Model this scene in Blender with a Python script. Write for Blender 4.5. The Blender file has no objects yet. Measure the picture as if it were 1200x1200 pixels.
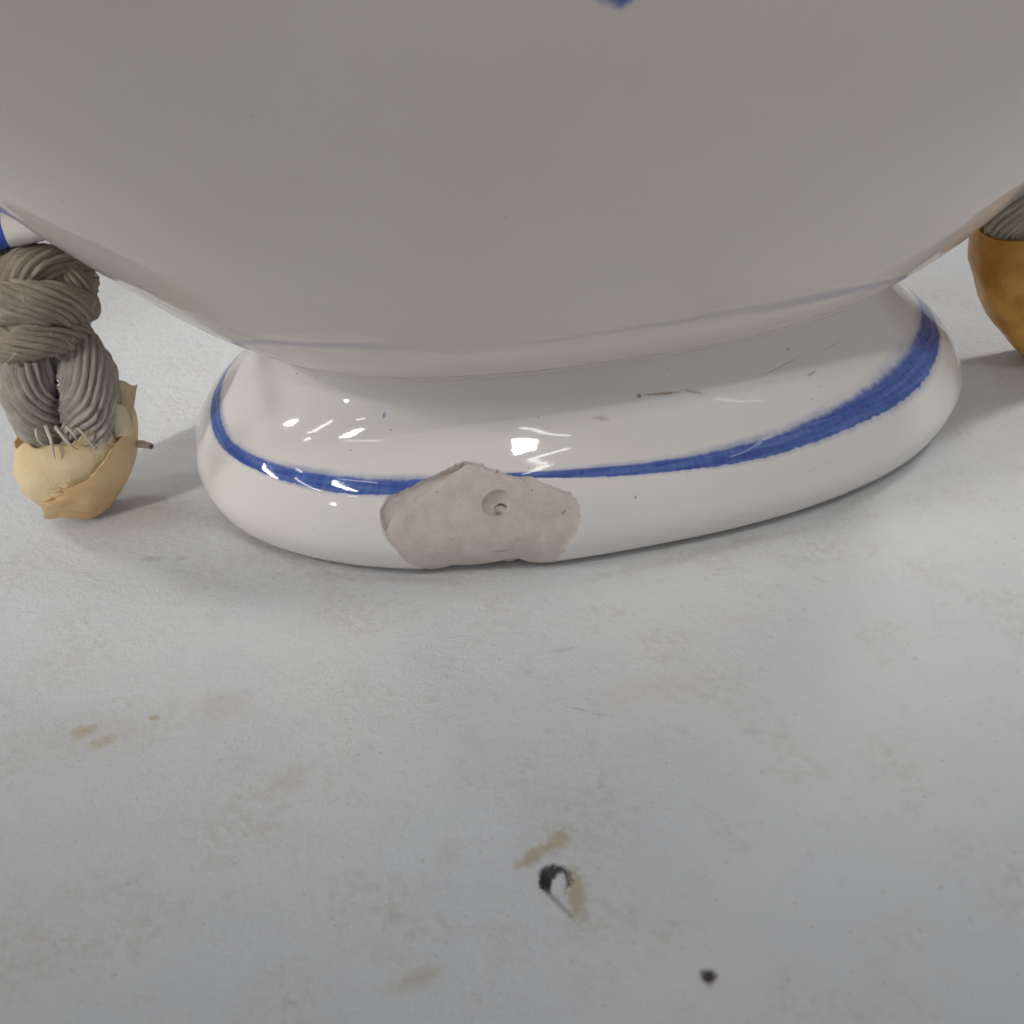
import bpy, math, random
import numpy as np
from mathutils import Vector, Matrix, noise as mnoise

S = 0.001                                   # everything below is laid out in millimetres
scene = bpy.context.scene
col = scene.collection
rng = np.random.default_rng(7)
random.seed(7)

# ---------------------------------------------------------------- camera
cam_d = bpy.data.cameras.new('camera')
cam = bpy.data.objects.new('camera', cam_d)
col.objects.link(cam)
p, r = math.radians(38.4), math.radians(-2.7)
R0 = Vector((1, 0, 0)); U0 = Vector((0, math.sin(p), math.cos(p))); F0 = Vector((0, math.cos(p), -math.sin(p)))
RR = math.cos(r) * R0 + math.sin(r) * U0
UU = -math.sin(r) * R0 + math.cos(r) * U0
m3 = Matrix((RR, UU, -F0)).transposed()
cam.matrix_world = Matrix.Translation(Vector((-12.1, -152.2, 102.7)) * S) @ m3.to_4x4()
cam_d.sensor_width = 36
cam_d.lens = 18 / math.tan(math.radians(24))
cam_d.clip_start = 0.005
cam_d.clip_end = 20
cam_d.dof.use_dof = True
cam_d.dof.focus_distance = 0.158
cam_d.dof.aperture_fstop = 46
scene.camera = cam

# ---------------------------------------------------------------- room light and added lights
world = bpy.data.worlds.new('World')
scene.world = world
world.use_nodes = True
bg = world.node_tree.nodes['Background']
bg.inputs['Color'].default_value = (0.95, 0.96, 1.0, 1)
bg.inputs['Strength'].default_value = 0.315

def tube_lamp(az, el, dist, length, width, turn, radiance, color=(1.0, 0.975, 0.93)):
    """a ceiling tube: az from the viewer's side (-y) towards +x, el above the table"""
    a, e = math.radians(az), math.radians(el)
    d = Vector((math.cos(e) * math.sin(a), -math.cos(e) * math.cos(a), math.sin(e)))
    l = bpy.data.lights.new('ceiling_tube', 'AREA')
    l.shape = 'RECTANGLE'; l.size = length; l.size_y = width
    l.energy = 0.6 * radiance * math.pi * length * width
    l.color = color
    o = bpy.data.objects.new('ceiling_tube', l)
    col.objects.link(o)
    o.location = d * dist
    q = (-d).to_track_quat('-Z', 'Y')
    o.rotation_euler = (q.to_matrix() @ Matrix.Rotation(math.radians(turn), 3, 'Z')).to_euler()
    return o

# lamps of the hall, left group, right group, and the pair nearest the table
tube_lamp(-63, 42, 2.6, 0.50, 0.040, -4, 18)
tube_lamp(-42, 44, 2.6, 0.14, 0.040, 0, 18)
tube_lamp(-72, 45, 2.6, 0.12, 0.045, 0, 18)
tube_lamp(-48, 53, 2.4, 0.45, 0.026, 24, 12)
tube_lamp(23, 62, 2.2, 0.36, 0.024, 6, 18)
tube_lamp(58, 47, 2.8, 0.5, 0.020, 2, 6)

def added_light(az, el, dist, aim, spread, watts, length=0.25, width=0.02, turn=0.0):  # unseen helper light, added to shape the pool and fill
    """an added area light, not a fixture of the room: its pool fades towards the table's near edge"""
    a, e = math.radians(az), math.radians(el)
    l = bpy.data.lights.new('added_light', 'AREA')
    l.shape = 'RECTANGLE'; l.size = length; l.size_y = width
    l.energy = watts; l.spread = math.radians(spread)
    l.color = (1.0, 0.975, 0.94)
    o = bpy.data.objects.new('added_light', l); col.objects.link(o)
    t = Vector(aim) * S
    o.location = t + dist * Vector((math.cos(e) * math.sin(a), -math.cos(e) * math.cos(a), math.sin(e)))
    q = (t - o.location).to_track_quat('-Z', 'Y')
    o.rotation_euler = (q.to_matrix() @ Matrix.Rotation(math.radians(turn), 3, 'Z')).to_euler()
added_light(-50, 49, 1.1, (-52, 12, 8), 9.5, 0.0056, 0.28, 0.020, 5)  # added; its streak in the glaze also stands for a ceiling tube
added_light(15, 65, 1.1, (4, 10, 0), 10, 0.0050, 0.080, 0.022)  # added, with the next; both also give the right-hand glints in the glaze
added_light(31, 66, 1.1, (-2, 10, 0), 10, 0.0032, 0.090, 0.020)
added_light(4, 80, 1.1, (0, -6, 0), 9.5, 0.017, 0.20, 0.10)
added_light(-42, 32, 1.2, (-98, -16, 28), 5.0, 0.0085, 0.06, 0.03, -8)  # added to brighten the left rope and tape
added_light(-118, 48, 1.1, (-100, 52, 0), 12, 0.032, 0.25, 0.12)
added_light(125, 50, 1.1, (92, 48, 0), 11, 0.055, 0.25, 0.12)
added_light(-80, 36, 1.1, (-64, 0, 28), 9, 0.010, 0.24, 0.018, 10)

vs = scene.view_settings
vs.view_transform = 'Standard'; vs.look = 'None'; vs.exposure = 0.0; vs.gamma = 1.0
vs.use_curve_mapping = False
scene.cycles.max_bounces = 7; scene.cycles.diffuse_bounces = 4; scene.cycles.glossy_bounces = 3
scene.render.resolution_x = scene.render.resolution_y = 1024

# ---------------------------------------------------------------- node helpers
class NT:
    def __init__(self, name):
        self.mat = bpy.data.materials.new(name)
        self.mat.use_nodes = True
        self.t = self.mat.node_tree
        self.t.nodes.clear()
        self.out = self.t.nodes.new('ShaderNodeOutputMaterial')
    def n(self, typ, ins=None, **kw):
        nd = self.t.nodes.new(typ)
        for k, v in kw.items(): setattr(nd, k, v)
        for k, v in (ins or {}).items():
            s = nd.inputs[k]
            if isinstance(v, bpy.types.NodeSocket): self.t.links.new(v, s)
            elif hasattr(s.default_value, '__len__') and isinstance(v, (int, float)): s.default_value = (v,) * len(s.default_value)
            elif hasattr(s.default_value, '__len__') and len(s.default_value) == 4 and len(v) == 3: s.default_value = (*v, 1)
            else: s.default_value = v
        return nd
    def math(self, op, a, b=0.0, c=None, clamp=False):
        nd = self.n('ShaderNodeMath', {0: a, 1: b}, operation=op, use_clamp=clamp)
        if c is not None:
            if isinstance(c, bpy.types.NodeSocket): self.t.links.new(c, nd.inputs[2])
            else: nd.inputs[2].default_value = c
        return nd.outputs[0]
    def vmath(self, op, a, b=(0, 0, 0)):
        nd = self.n('ShaderNodeVectorMath', {0: a, 1: b}, operation=op)
        return nd.outputs['Value'] if op in ('LENGTH', 'DISTANCE', 'DOT_PRODUCT') else nd.outputs['Vector']
    def ramp(self, x, a, b, lo=0.0, hi=1.0):
        nd = self.n('ShaderNodeMapRange', {'Value': x, 'From Min': a, 'From Max': b, 'To Min': lo, 'To Max': hi}, interpolation_type='SMOOTHSTEP')
        return nd.outputs['Result']
    def noise(self, vec, scale, detail=2.0, rough=0.5, dist=0.0):
        nd = self.n('ShaderNodeTexNoise', {'Vector': vec, 'Scale': scale, 'Detail': detail, 'Roughness': rough, 'Distortion': dist})
        return nd.outputs['Fac']
    def mix(self, f, a, b):
        nd = self.n('ShaderNodeMix', data_type='RGBA')
        for s, v in ((nd.inputs[0], f), (nd.inputs[6], a), (nd.inputs[7], b)):
            if isinstance(v, bpy.types.NodeSocket): self.t.links.new(v, s)
            elif hasattr(v, '__len__'): s.default_value = (*v[:3], 1)
            else: s.default_value = v
        return nd.outputs[2]
    def attr(self, name, out='Fac'):
        return self.n('ShaderNodeAttribute', attribute_name=name).outputs[out]
    def obj(self):
        """object coordinates in millimetres"""
        return self.vmath('MULTIPLY', self.n('ShaderNodeTexCoord').outputs['Object'], (1000, 1000, 1000))
    def blot(self, vec, c, rad, rot=0.0, soft=0.5, wob=None, amt=0.6):
        """1 inside an ellipse (mm) with a wobbling edge; rotation about z"""
        v = self.vmath('SUBTRACT', vec, c)
        if rot:
            v = self.n('ShaderNodeVectorRotate', {'Vector': v, 'Angle': -math.radians(rot)}, rotation_type='Z_AXIS').outputs[0]
        v = self.vmath('MULTIPLY', v, tuple(1.0 / q for q in rad))
        d = self.vmath('LENGTH', v)
        if wob is not None: d = self.math('ADD', d, self.math('MULTIPLY', self.math('SUBTRACT', wob, 0.5), 2 * amt))
        return self.ramp(d, 1.0 + soft, 1.0 - soft)

# ---------------------------------------------------------------- materials
def mat_table():
    g = NT('worn_white_paint')
    P = g.obj()
    P = g.vmath('MULTIPLY', P, (1, 1, 0))
    big = g.noise(P, 0.018, 3, 0.55)
    mid = g.noise(P, 0.075, 5, 0.65)
    fine = g.noise(P, 0.75, 4, 0.65)
    c = g.mix(g.ramp(big, 0.35, 0.65), (0.585, 0.605, 0.622), (0.612, 0.622, 0.622))
    yel = g.math('MULTIPLY', g.ramp(mid, 0.48, 0.64), g.ramp(fine, 0.40, 0.62))
    c = g.mix(g.math('MULTIPLY', yel, 0.36), c, (0.47, 0.43, 0.36))
    gry = g.math('MULTIPLY', g.ramp(g.noise(g.vmath('ADD', P, (91, 37, 0)), 0.16, 4, 0.65), 0.50, 0.68), g.ramp(fine, 0.56, 0.38))
    c = g.mix(g.math('MULTIPLY', gry, 0.25), c, (0.45, 0.46, 0.49))
    wob = g.noise(P, 0.55, 5, 0.7)
    wob2 = g.noise(P, 1.0, 4, 0.65)
    def stain_or_shadow(c, xy, rad, rot, colr, k, soft=0.5, w=wob, amt=1.7):
        return g.mix(g.math('MULTIPLY', g.blot(P, (*xy, 0), (*rad, 1), rot, min(soft * 1.25, 0.97), w, amt), k * 0.8), c, colr)
    ochre = (0.42, 0.30, 0.13); dun = (0.45, 0.40, 0.29); grey = (0.30, 0.30, 0.31)
    for xy, rad, rot, colr, k, soft in [
        ((-63.9, -60.3), (1.5, 0.8), 25, ochre, .75, .6), ((-60.8, -62.0), (1.6, 0.7), 20, ochre, .6, .6),
        ((-55.9, -58.8), (0.6, 0.4), 0, ochre, .8, .6), ((-62, -61), (6, 3.2), 12, dun, .28, .9),
        ((-47.9, -57.6), (2.8, 1.9), 0, (0.5, 0.40, 0.28), .35, .8), ((-38.8, -69.1), (2.2, 1.2), 30, ochre, .30, .8),
        ((-22.7, -93.4), (1.5, 1.0), 20, dun, .7, .7), ((-25.2, -94.4), (1.0, 0.7), 0, dun, .35, .8),
        ((-25.8, -87.1), (0.9, 0.7), 30, grey, .35, .8), ((-24.0, -88.9), (0.5, 0.4), 0, grey, .35, .8),
        ((-20.5, -79.7), (1.6, 0.9), 60, (0.5, 0.42, 0.34), .3, .9), ((3.5, -58.2), (5.5, 1.8), 10, (0.55, 0.47, 0.33), .25, .9),
        ((-6.8, -50.8), (1.4, 0.35), 5, (0.35, 0.31, 0.26), .4, .8), ((16.6, -46.7), (3.5, 0.7), 8, (0.6, 0.55, 0.42), .3, .9),
        ((14.1, -65.2), (1.2, 0.6), 0, grey, .25, .8), ((-5.6, -60.5), (1.4, 0.12), -18, grey, .5, .6), ((-2.9, -61.6), (1.0, 0.1), -10, grey, .5, .6),
        ((-62.2, -29.3), (1.5, 0.55), 0, grey, .55, .7), ((-58.2, -29.5), (1.1, 0.5), 12, grey, .4, .7),
        ((-46.8, -29.6), (3.0, 1.6), -15, (0.55, 0.47, 0.38), .35, .9), ((-66, -20), (8, 5.0), 10, (0.50, 0.42, 0.33), .38, .9),  # last one: brownish shadow beside the left rope, painted in
        ((-52, -42), (1.5, 1.0), 0, grey, .15, .9), ((28, -40), (0.9, .16), -35, grey, .4, .6), ((36, -55), (.3, .25), 0, grey, .6, .5),
        ((-14, -40.5), (2, .5), 5, (0.5, 0.45, 0.36), .25, .9), ((70, 38), (9, 6), 0, dun, .14, .9), ((-86, 45), (9, 6), 20, dun, .16, .9),
        ((-78, 12), (5, 4), 0, dun, .16, .9), ((-47.5, -26.8), (9, 1.1), -33, (0.36, 0.29, 0.23), .55, .8), ((-30, -35.6), (9, 0.7), -7, (0.36, 0.29, 0.23), .45, .8),  # last two: the foot's contact shadow and grime, painted along its base
        ((15, -33.2), (14, 0.8), 15, (0.36, 0.30, 0.25), .4, .8)]:  # the same painted band along the foot's right front
        c = stain_or_shadow(c, xy, rad, rot, colr, k, soft)
    # the chipped spot with its dark curl and buff edge, and the dark fleck near it
    c = stain_or_shadow(c, (-8.9, -78.8), (1.5, 0.9), 40, (0.42, 0.36, 0.23), .95, .5, wob2, 1.4)
    c = stain_or_shadow(c, (-11.6, -80.6), (1.7, 0.9), 35, (0.40, 0.34, 0.21), .95, .5, wob2, 1.4)
    c = stain_or_shadow(c, (-7.4, -85.3), (1.0, 2.8), 4, (0.40, 0.355, 0.22), 1.0, .5, wob2, 1.2)
    c = stain_or_shadow(c, (-9.5, -85.9), (2.1, 0.28), -52, (0.10, 0.095, 0.09), .6, .7, wob2, .8)
    dark = g.blot(P, (-9.5, -83.5, 0), (1.65, 1.85, 1), 0, .2, wob2, .6)
    hole = g.blot(P, (-9.15, -84.3, 0), (0.80, 1.55, 1), -14, .25, wob2, .6)
    ring = g.math('MULTIPLY', dark, g.math('SUBTRACT', 1.0, hole))
    c = g.mix(g.math('MULTIPLY', ring, .95), c, (0.018, 0.014, 0.014))
    c = stain_or_shadow(c, (-10.55, -83.7), (0.62, 0.8), 20, (0.016, 0.012, 0.012), 1.22, .3, wob2, .9)
    c = stain_or_shadow(c, (4.4, -94.8), (0.66, 0.80), 0, (0.030, 0.015, 0.013), 1.22, .5, wob2, .7)
    # fine dirt
    spk = g.ramp(g.noise(P, 1.15, 1, 0.5), 0.70, 0.76)
    c = g.mix(g.math('MULTIPLY', spk, .25), c, (0.30, 0.27, 0.23))
    gr = g.noise(P, 2.2, 3, 0.7)
    h = g.math('ADD', g.math('MULTIPLY', fine, 0.28), g.math('ADD', g.math('MULTIPLY', gr, 0.10), g.math('MULTIPLY', mid, 0.6)))
    b = g.n('ShaderNodeBump', {'Height': h, 'Strength': 0.8, 'Distance': 0.001})
    bs = g.n('ShaderNodeBsdfPrincipled', {'Base Color': c, 'Roughness': g.ramp(mid, 0.3, 0.7, 0.42, 0.6), 'Specular IOR Level': 0.35, 'Normal': b.outputs[0]})
    g.t.links.new(bs.outputs[0], g.out.inputs[0])
    return g.mat

WHITE = (0.79, 0.745, 0.71)
def glaze_shader(g, color, P, rough=0.045, wave=0.30):
    wav = g.noise(P, 0.10, 2, 0.5)
    pin = g.noise(P, 1.1, 2, 0.5)
    h = g.math('ADD', g.math('MULTIPLY', wav, wave), g.math('MULTIPLY', pin, 0.006))
    b = g.n('ShaderNodeBump', {'Height': h, 'Strength': 0.5, 'Distance': 0.001})
    return g.n('ShaderNodeBsdfPrincipled', {'Base Color': color, 'Roughness': rough, 'IOR': 1.58, 'Normal': b.outputs[0]})

def mat_foot():
    g = NT('foot_glaze')
    P = g.obj()
    fc = g.attr('fc', 'Vector')                       # (mm round the rim, mm up the profile)
    q = g.attr('band'); hw = g.attr('bandw')
    tint = g.noise(P, 0.05, 3, 0.55)
    c = g.mix(g.ramp(tint, 0.35, 0.65), (0.80, 0.76, 0.725), (0.81, 0.775, 0.745))
    # brushed cobalt line
    st = g.noise(g.vmath('MULTIPLY', fc, (1.0, 0.16, 0)), 1.5, 3, 0.65)
    ed = g.noise(g.vmath('MULTIPLY', fc, (1.0, 0.5, 0)), 0.7, 2, 0.6)
    q2 = g.math('ADD', q, g.math('MULTIPLY', g.math('SUBTRACT', st, 0.5), 0.16))
    q2 = g.math('ADD', q2, g.math('MULTIPLY', g.math('SUBTRACT', ed, 0.5), 0.45))
    up = g.ramp(q2, 1.25, 0.55)                       # soft, washed upper side
    lo = g.ramp(q2, -1.12, -0.86)                     # crisper lower side
    den = g.math('MULTIPLY', up, lo)
    den = g.math('MULTIPLY', den, g.ramp(st, 0.2, 0.75, 0.92, 1.0))
    wash = g.math('MULTIPLY', g.math('MULTIPLY', g.ramp(q2, 1.75, 0.9), g.ramp(q2, -1.5, -0.8)), g.ramp(g.noise(fc, 0.06, 2, 0.5), 0.4, 0.6, 0.12, 0.5))
    den = g.math('MAXIMUM', den, wash)
    al = g.noise(g.vmath('MULTIPLY', fc, (0.10, 1.3, 0)), 1.0, 4, 0.65)
    den = g.math('MULTIPLY', den, g.ramp(al, 0.25, 0.6, 0.90, 1.0))
    deep = g.ramp(g.math('ADD', g.math('MULTIPLY', al, .6), g.math('MULTIPLY', g.noise(fc, 0.33, 3, 0.6), .4)), 0.42, 0.62)
    blue = g.mix(deep, (0.034, 0.108, 0.43), (0.022, 0.074, 0.335))
    c = g.mix(den, c, blue)
    # slips of the brush and kiln dirt
    w = g.noise(P, 2.2, 2, 0.6)
    c = g.mix(g.math('MULTIPLY', g.blot(fc, (DOT[0], DOT[1], 0), (0.42, 0.42, 1), 0, .6, w, .4), .8), c, (0.10, 0.20, 0.55))
    brown = (0.33, 0.20, 0.11)
    for (x, v, lx, lv, rot, k) in SCR:
        c = g.mix(g.math('MULTIPLY', g.blot(fc, (x, v, 0), (lx, lv, 1), rot, .6, w, .9), k), c, brown)
    spk = g.ramp(g.noise(P, 0.85, 1, 0.5), 0.775, 0.81)
    c = g.mix(g.math('MULTIPLY', spk, .6), c, (0.30, 0.22, 0.17))
    # unglazed bottom rim
    rim = g.ramp(g.math('ADD', g.n('ShaderNodeSeparateXYZ', {0: fc}).outputs[1], g.math('MULTIPLY', w, 0.8)), 0.95, 0.6)
    c = g.mix(g.math('MULTIPLY', rim, .8), c, (0.30, 0.25, 0.21))
    gl = glaze_shader(g, c, P, 0.04, 0.05)
    # bare clay where the glaze has come off
    sd = g.attr('chip')
    n1 = g.noise(P, 0.45, 4, 0.6); n2 = g.noise(P, 3.0, 4, 0.65)
    cc = g.mix(g.ramp(n1, 0.35, 0.68), (0.65, 0.575, 0.525), (0.59, 0.515, 0.46))
    cc = g.mix(g.math('MULTIPLY', g.ramp(n2, 0.58, 0.75), .35), cc, (0.36, 0.30, 0.255))
    cc = g.mix(g.math('MULTIPLY', g.ramp(g.noise(P, 1.3, 1, 0.5), 0.73, 0.79), .7), cc, (0.16, 0.12, 0.10))
    cc = g.mix(g.math('MULTIPLY', g.attr('dark_marks'), .92), cc, (0.045, 0.035, 0.03))
    bb = g.n('ShaderNodeBump', {'Height': g.math('ADD', g.math('MULTIPLY', n2, .10), g.math('MULTIPLY', n1, .09)), 'Strength': 0.6, 'Distance': 0.001})
    cl = g.n('ShaderNodeBsdfPrincipled', {'Base Color': cc, 'Roughness': 0.9, 'Specular IOR Level': 0.2, 'Normal': bb.outputs[0]})
    sdn = g.math('ADD', sd, g.math('MULTIPLY', g.math('SUBTRACT', g.noise(P, 1.2, 4, 0.7), 0.5), 0.55))
    f = g.ramp(sdn, -0.05, 0.07)
    mx = g.n('ShaderNodeMixShader', {0: f, 1: gl.outputs[0], 2: cl.outputs[0]})
    g.t.links.new(mx.outputs[0], g.out.inputs[0])
    return g.mat

def mat_body():
    g = NT('body_glaze')
    P = g.obj()
    tint = g.noise(P, 0.03, 3, 0.55)
    c = g.mix(g.ramp(tint, 0.35, 0.65), (0.835, 0.765, 0.705), (0.82, 0.745, 0.685))
    # lower tip of a brushed blue flower, above the picture's edge
    w = g.noise(P, 0.35, 3, 0.6); w2 = g.noise(g.vmath('MULTIPLY', P, (1, 1, .2)), 0.8, 3, 0.6)
    f = None
    for cx, cz, rx, rz in ((-10, 81.4, 6.0, 6.0), (-14, 90, 8, 9), (-3, 93, 9, 9), (-9, 104, 7, 10)):
        bl = g.blot(P, (cx, -46, cz), (rx, 60, rz), 0, .10, w, .25)
        f = bl if f is None else g.math('MAXIMUM', f, bl)
    f = g.math('MULTIPLY', f, g.math('LESS_THAN', g.n('ShaderNodeSeparateXYZ', {0: P}).outputs[1], 0.0))
    c = g.mix(g.math('MULTIPLY', f, g.ramp(w2, .25, .7, .72, 1.0)), c, (0.055, 0.12, 0.45))
    spk = g.ramp(g.noise(P, 0.5, 1, 0.5), 0.80, 0.83)
    c = g.mix(g.math('MULTIPLY', spk, .35), c, (0.35, 0.28, 0.22))
    gl = glaze_shader(g, c, P, 0.03, 0.12)
    g.t.links.new(gl.outputs[0], g.out.inputs[0])
    return g.mat

def mat_blue():
    g = NT('lug_glaze')
    P = g.obj()
    w = g.noise(P, 0.35, 3, 0.6)
    f = g.ramp(g.math('ADD', g.attr('dab'), g.math('MULTIPLY', g.math('SUBTRACT', w, .5), .5)), 0.45, 0.6)
    c = g.mix(f, WHITE, (0.035, 0.085, 0.42))
    gl = glaze_shader(g, c, P)
    g.t.links.new(gl.outputs[0], g.out.inputs[0])
    return g.mat

def mat_rope(name, a, b, bump=0.0007):
    g = NT(name)
    fc = g.attr('fc', 'Vector')
    P = g.obj()
    st = g.noise(g.vmath('MULTIPLY', fc, (4.0, 0.5, 1.0)), 1.0, 5, 0.75)
    pt = g.noise(P, 0.25, 3, 0.6)
    c = g.mix(g.ramp(st, 0.3, 0.7), a, b)
    c = g.mix(g.math('MULTIPLY', g.ramp(pt, 0.45, 0.7), .35), c, (0.30, 0.23, 0.15))
    bp = g.n('ShaderNodeBump', {'Height': st, 'Strength': 1.0, 'Distance': bump})
    bs = g.n('ShaderNodeBsdfPrincipled', {'Base Color': c, 'Roughness': 0.9, 'Specular IOR Level': 0.1, 'Sheen Weight': 0.25, 'Sheen Roughness': 0.5, 'Normal': bp.outputs[0]})
    g.t.links.new(bs.outputs[0], g.out.inputs[0])
    return g.mat

def mat_tape(name, a, b, trans, gloss, speck=.45):
    g = NT(name)
    P = g.obj()
    n1 = g.noise(P, 0.13, 2 if speck < .2 else 4, 0.5); n2 = g.noise(P, 0.9, 3, 0.6)
    c = g.mix(g.ramp(n1, 0.35, 0.68), a, b)
    c = g.mix(g.math('MULTIPLY', g.ramp(n2, 0.68, 0.78), speck), c, tuple(x * .45 for x in b))
    cr = g.noise(g.vmath('MULTIPLY', P, (1, 1, 0.35)), 0.5, 3, 0.6, 0.6)
    bp = g.n('ShaderNodeBump', {'Height': g.math('ADD', g.math('MULTIPLY', cr, .5), g.math('MULTIPLY', n2, .1)), 'Strength': 0.55, 'Distance': 0.001})
    bs = g.n('ShaderNodeBsdfPrincipled', {'Base Color': c, 'Roughness': gloss, 'IOR': 1.45, 'Specular IOR Level': 0.45, 'Normal': bp.outputs[0]})
    tr = g.n('ShaderNodeBsdfTranslucent', {'Color': c})
    tp = g.n('ShaderNodeBsdfTransparent', {'Color': g.mix(0.55, c, (1, 1, 1))})
    m1 = g.n('ShaderNodeMixShader', {0: 0.30, 1: bs.outputs[0], 2: tr.outputs[0]})
    m2 = g.n('ShaderNodeMixShader', {0: trans, 1: m1.outputs[0], 2: tp.outputs[0]})
    g.t.links.new(m2.outputs[0], g.out.inputs[0])
    return g.mat

# ---------------------------------------------------------------- mesh helpers
def link(name, me, mat, parent=None):
    o = bpy.data.objects.new(name, me)
    if mat: me.materials.append(mat)
    col.objects.link(o)
    if parent: o.parent = parent
    return o

def make_mesh(name, V, Fq, smooth=True):
    V = np.asarray(V, np.float32).reshape(-1, 3) * S
    Fq = np.asarray(Fq, np.int32)
    me = bpy.data.meshes.new(name)
    me.vertices.add(len(V)); me.vertices.foreach_set('co', V.ravel())
    k = Fq.shape[1]
    me.loops.add(Fq.size); me.loops.foreach_set('vertex_index', Fq.ravel())
    me.polygons.add(len(Fq))
    me.polygons.foreach_set('loop_start', np.arange(0, Fq.size, k, dtype=np.int32))
    me.polygons.foreach_set('loop_total', np.full(len(Fq), k, np.int32))
    if smooth: me.polygons.foreach_set('use_smooth', np.ones(len(Fq), bool))
    me.update(calc_edges=True); me.validate()
    return me

def fattr(me, name, arr):
    a = me.attributes.new(name, 'FLOAT', 'POINT'); a.data.foreach_set('value', np.asarray(arr, np.float32).ravel())
def vattr(me, name, arr):
    a = me.attributes.new(name, 'FLOAT_VECTOR', 'POINT'); a.data.foreach_set('vector', np.asarray(arr, np.float32).ravel())

def grid_faces(nu, nv, wrap_u=False):
    i = np.arange(nu if wrap_u else nu - 1); j = np.arange(nv - 1)
    I, J = np.meshgrid(i, j, indexing='ij'); I2 = (I + 1) % nu
    return np.stack([I * nv + J, I2 * nv + J, I2 * nv + J + 1, I * nv + J + 1], -1).reshape(-1, 4)

def empty(name, loc, rz=0.0, label=None, cat=None, group=None):
    o = bpy.data.objects.new(name, None)
    o.empty_display_size = 0.02
    col.objects.link(o)
    o.location = Vector(loc) * S; o.rotation_euler = (0, 0, rz)
    if label: o['label'] = label
    if cat: o['category'] = cat
    if group: o['group'] = group
    return o

def catmull(P, m):
    P = np.asarray(P, float); Q = np.vstack([2 * P[0] - P[1], P, 2 * P[-1] - P[-2]])
    out = []
    for i in range(len(P) - 1):
        p0, p1, p2, p3 = Q[i:i + 4]; t = np.linspace(0, 1, 60, endpoint=False)[:, None]
        out.append(.5 * (2 * p1 + (-p0 + p2) * t + (2 * p0 - 5 * p1 + 4 * p2 - p3) * t * t + (-p0 + 3 * p1 - 3 * p2 + p3) * t ** 3))
    out = np.vstack(out + [P[-1:]])
    s = np.r_[0, np.cumsum(np.linalg.norm(np.diff(out, axis=0), axis=1))]
    v = np.linspace(0, s[-1], m)
    return v, np.stack([np.interp(v, s, out[:, k]) for k in range(P.shape[1])], 1)

def pchip(x, xp, fp):
    xp = np.array(xp, float); fp = np.array(fp, float); h = np.diff(xp); dl = np.diff(fp) / h; m = np.zeros_like(fp)
    for i in range(1, len(fp) - 1):
        if dl[i - 1] * dl[i] > 0: m[i] = 2 * dl[i - 1] * dl[i] / (dl[i - 1] + dl[i])
    m[0] = dl[0]; m[-1] = dl[-1]
    i = np.clip(np.searchsorted(xp, x) - 1, 0, len(h) - 1); s = (x - xp[i]) / h[i]
    return (2 * s**3 - 3 * s * s + 1) * fp[i] + (s**3 - 2 * s * s + s) * h[i] * m[i] + (-2 * s**3 + 3 * s * s) * fp[i + 1] + (s**3 - s * s) * h[i] * m[i + 1]

def smooth01(x, a, b):
    t = np.clip((x - a) / (b - a), 0, 1); return t * t * (3 - 2 * t)

def vnoise(P, f, oct=3):
    return np.array([mnoise.fractal(Vector(q) * f, 0.6, 2.0, oct) for q in np.asarray(P, float)])

# ---------------------------------------------------------------- table top
def seg_dist(P, L):
    L = np.asarray(L, float); best = np.full(len(P), 1e9)
    for a, b in zip(L[:-1], L[1:]):
        t = np.clip(((P - a) @ (b - a)) / ((b - a) @ (b - a)), 0, 1)
        best = np.minimum(best, np.linalg.norm(P - (a + t[:, None] * (b - a)), axis=1))
    return best

xs = np.unique(np.r_[np.linspace(-330, -100, 12), np.arange(-100, 91, 0.8), np.linspace(91, 330, 12)])
ys = np.unique(np.r_[np.linspace(-260, -112, 8), np.arange(-112, 70, 0.8), np.linspace(70, 340, 12)])
XX, YY = np.meshgrid(xs, ys, indexing='ij')
XY = np.stack([XX.ravel(), YY.ravel()], 1)
zz = np.zeros(len(XY))
d = seg_dist(XY, catmull([(34.6, -62), (34.8, -64.9), (35.8, -70.6), (37.6, -73.6), (38.6, -77), (39.9, -80.4), (43, -88)], 40)[1])
zz += -0.10 * np.exp(-(d / 0.75) ** 2) + 0.07 * np.exp(-((d - 1.4) / 0.8) ** 2)
d = seg_dist(XY, catmull([(-52.4, -36), (-52.1, -44), (-51.4, -50.5), (-49.8, -60.4), (-50.4, -67.3), (-52.2, -77.9), (-52.6, -89.7), (-52, -100)], 60)[1])
zz += 0.13 * np.exp(-(d / 1.0) ** 2) * smooth01(XY[:, 1], -95, -55) * smooth01(XY[:, 1], -34, -42)
d = seg_dist(XY, catmull([(-60, -66), (-61, -80), (-63.5, -92)], 20)[1])
zz += 0.08 * np.exp(-(d / 1.8) ** 2)
tv = np.c_[XY, zz]
tf = grid_faces(len(xs), len(ys))
# slab sides and underside
nv0 = len(tv)
x0, x1, y0, y1 = xs[0], xs[-1], ys[0], ys[-1]
tme = make_mesh('tabletop', tv, tf)
M_TABLE = mat_table()
tab = link('tabletop', tme, M_TABLE)
tab['kind'] = 'structure'
ev = [(x0, y0, -0.004), (x1, y0, -0.004), (x1, y1, -0.004), (x0, y1, -0.004), (x0, y0, -18), (x1, y0, -18), (x1, y1, -18), (x0, y1, -18)]
eme = make_mesh('board_edge', ev, [(0, 1, 5, 4), (1, 2, 6, 5), (2, 3, 7, 6), (3, 0, 4, 7), (7, 6, 5, 4)], False)
link('board_edge', eme, M_TABLE, tab)

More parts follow.
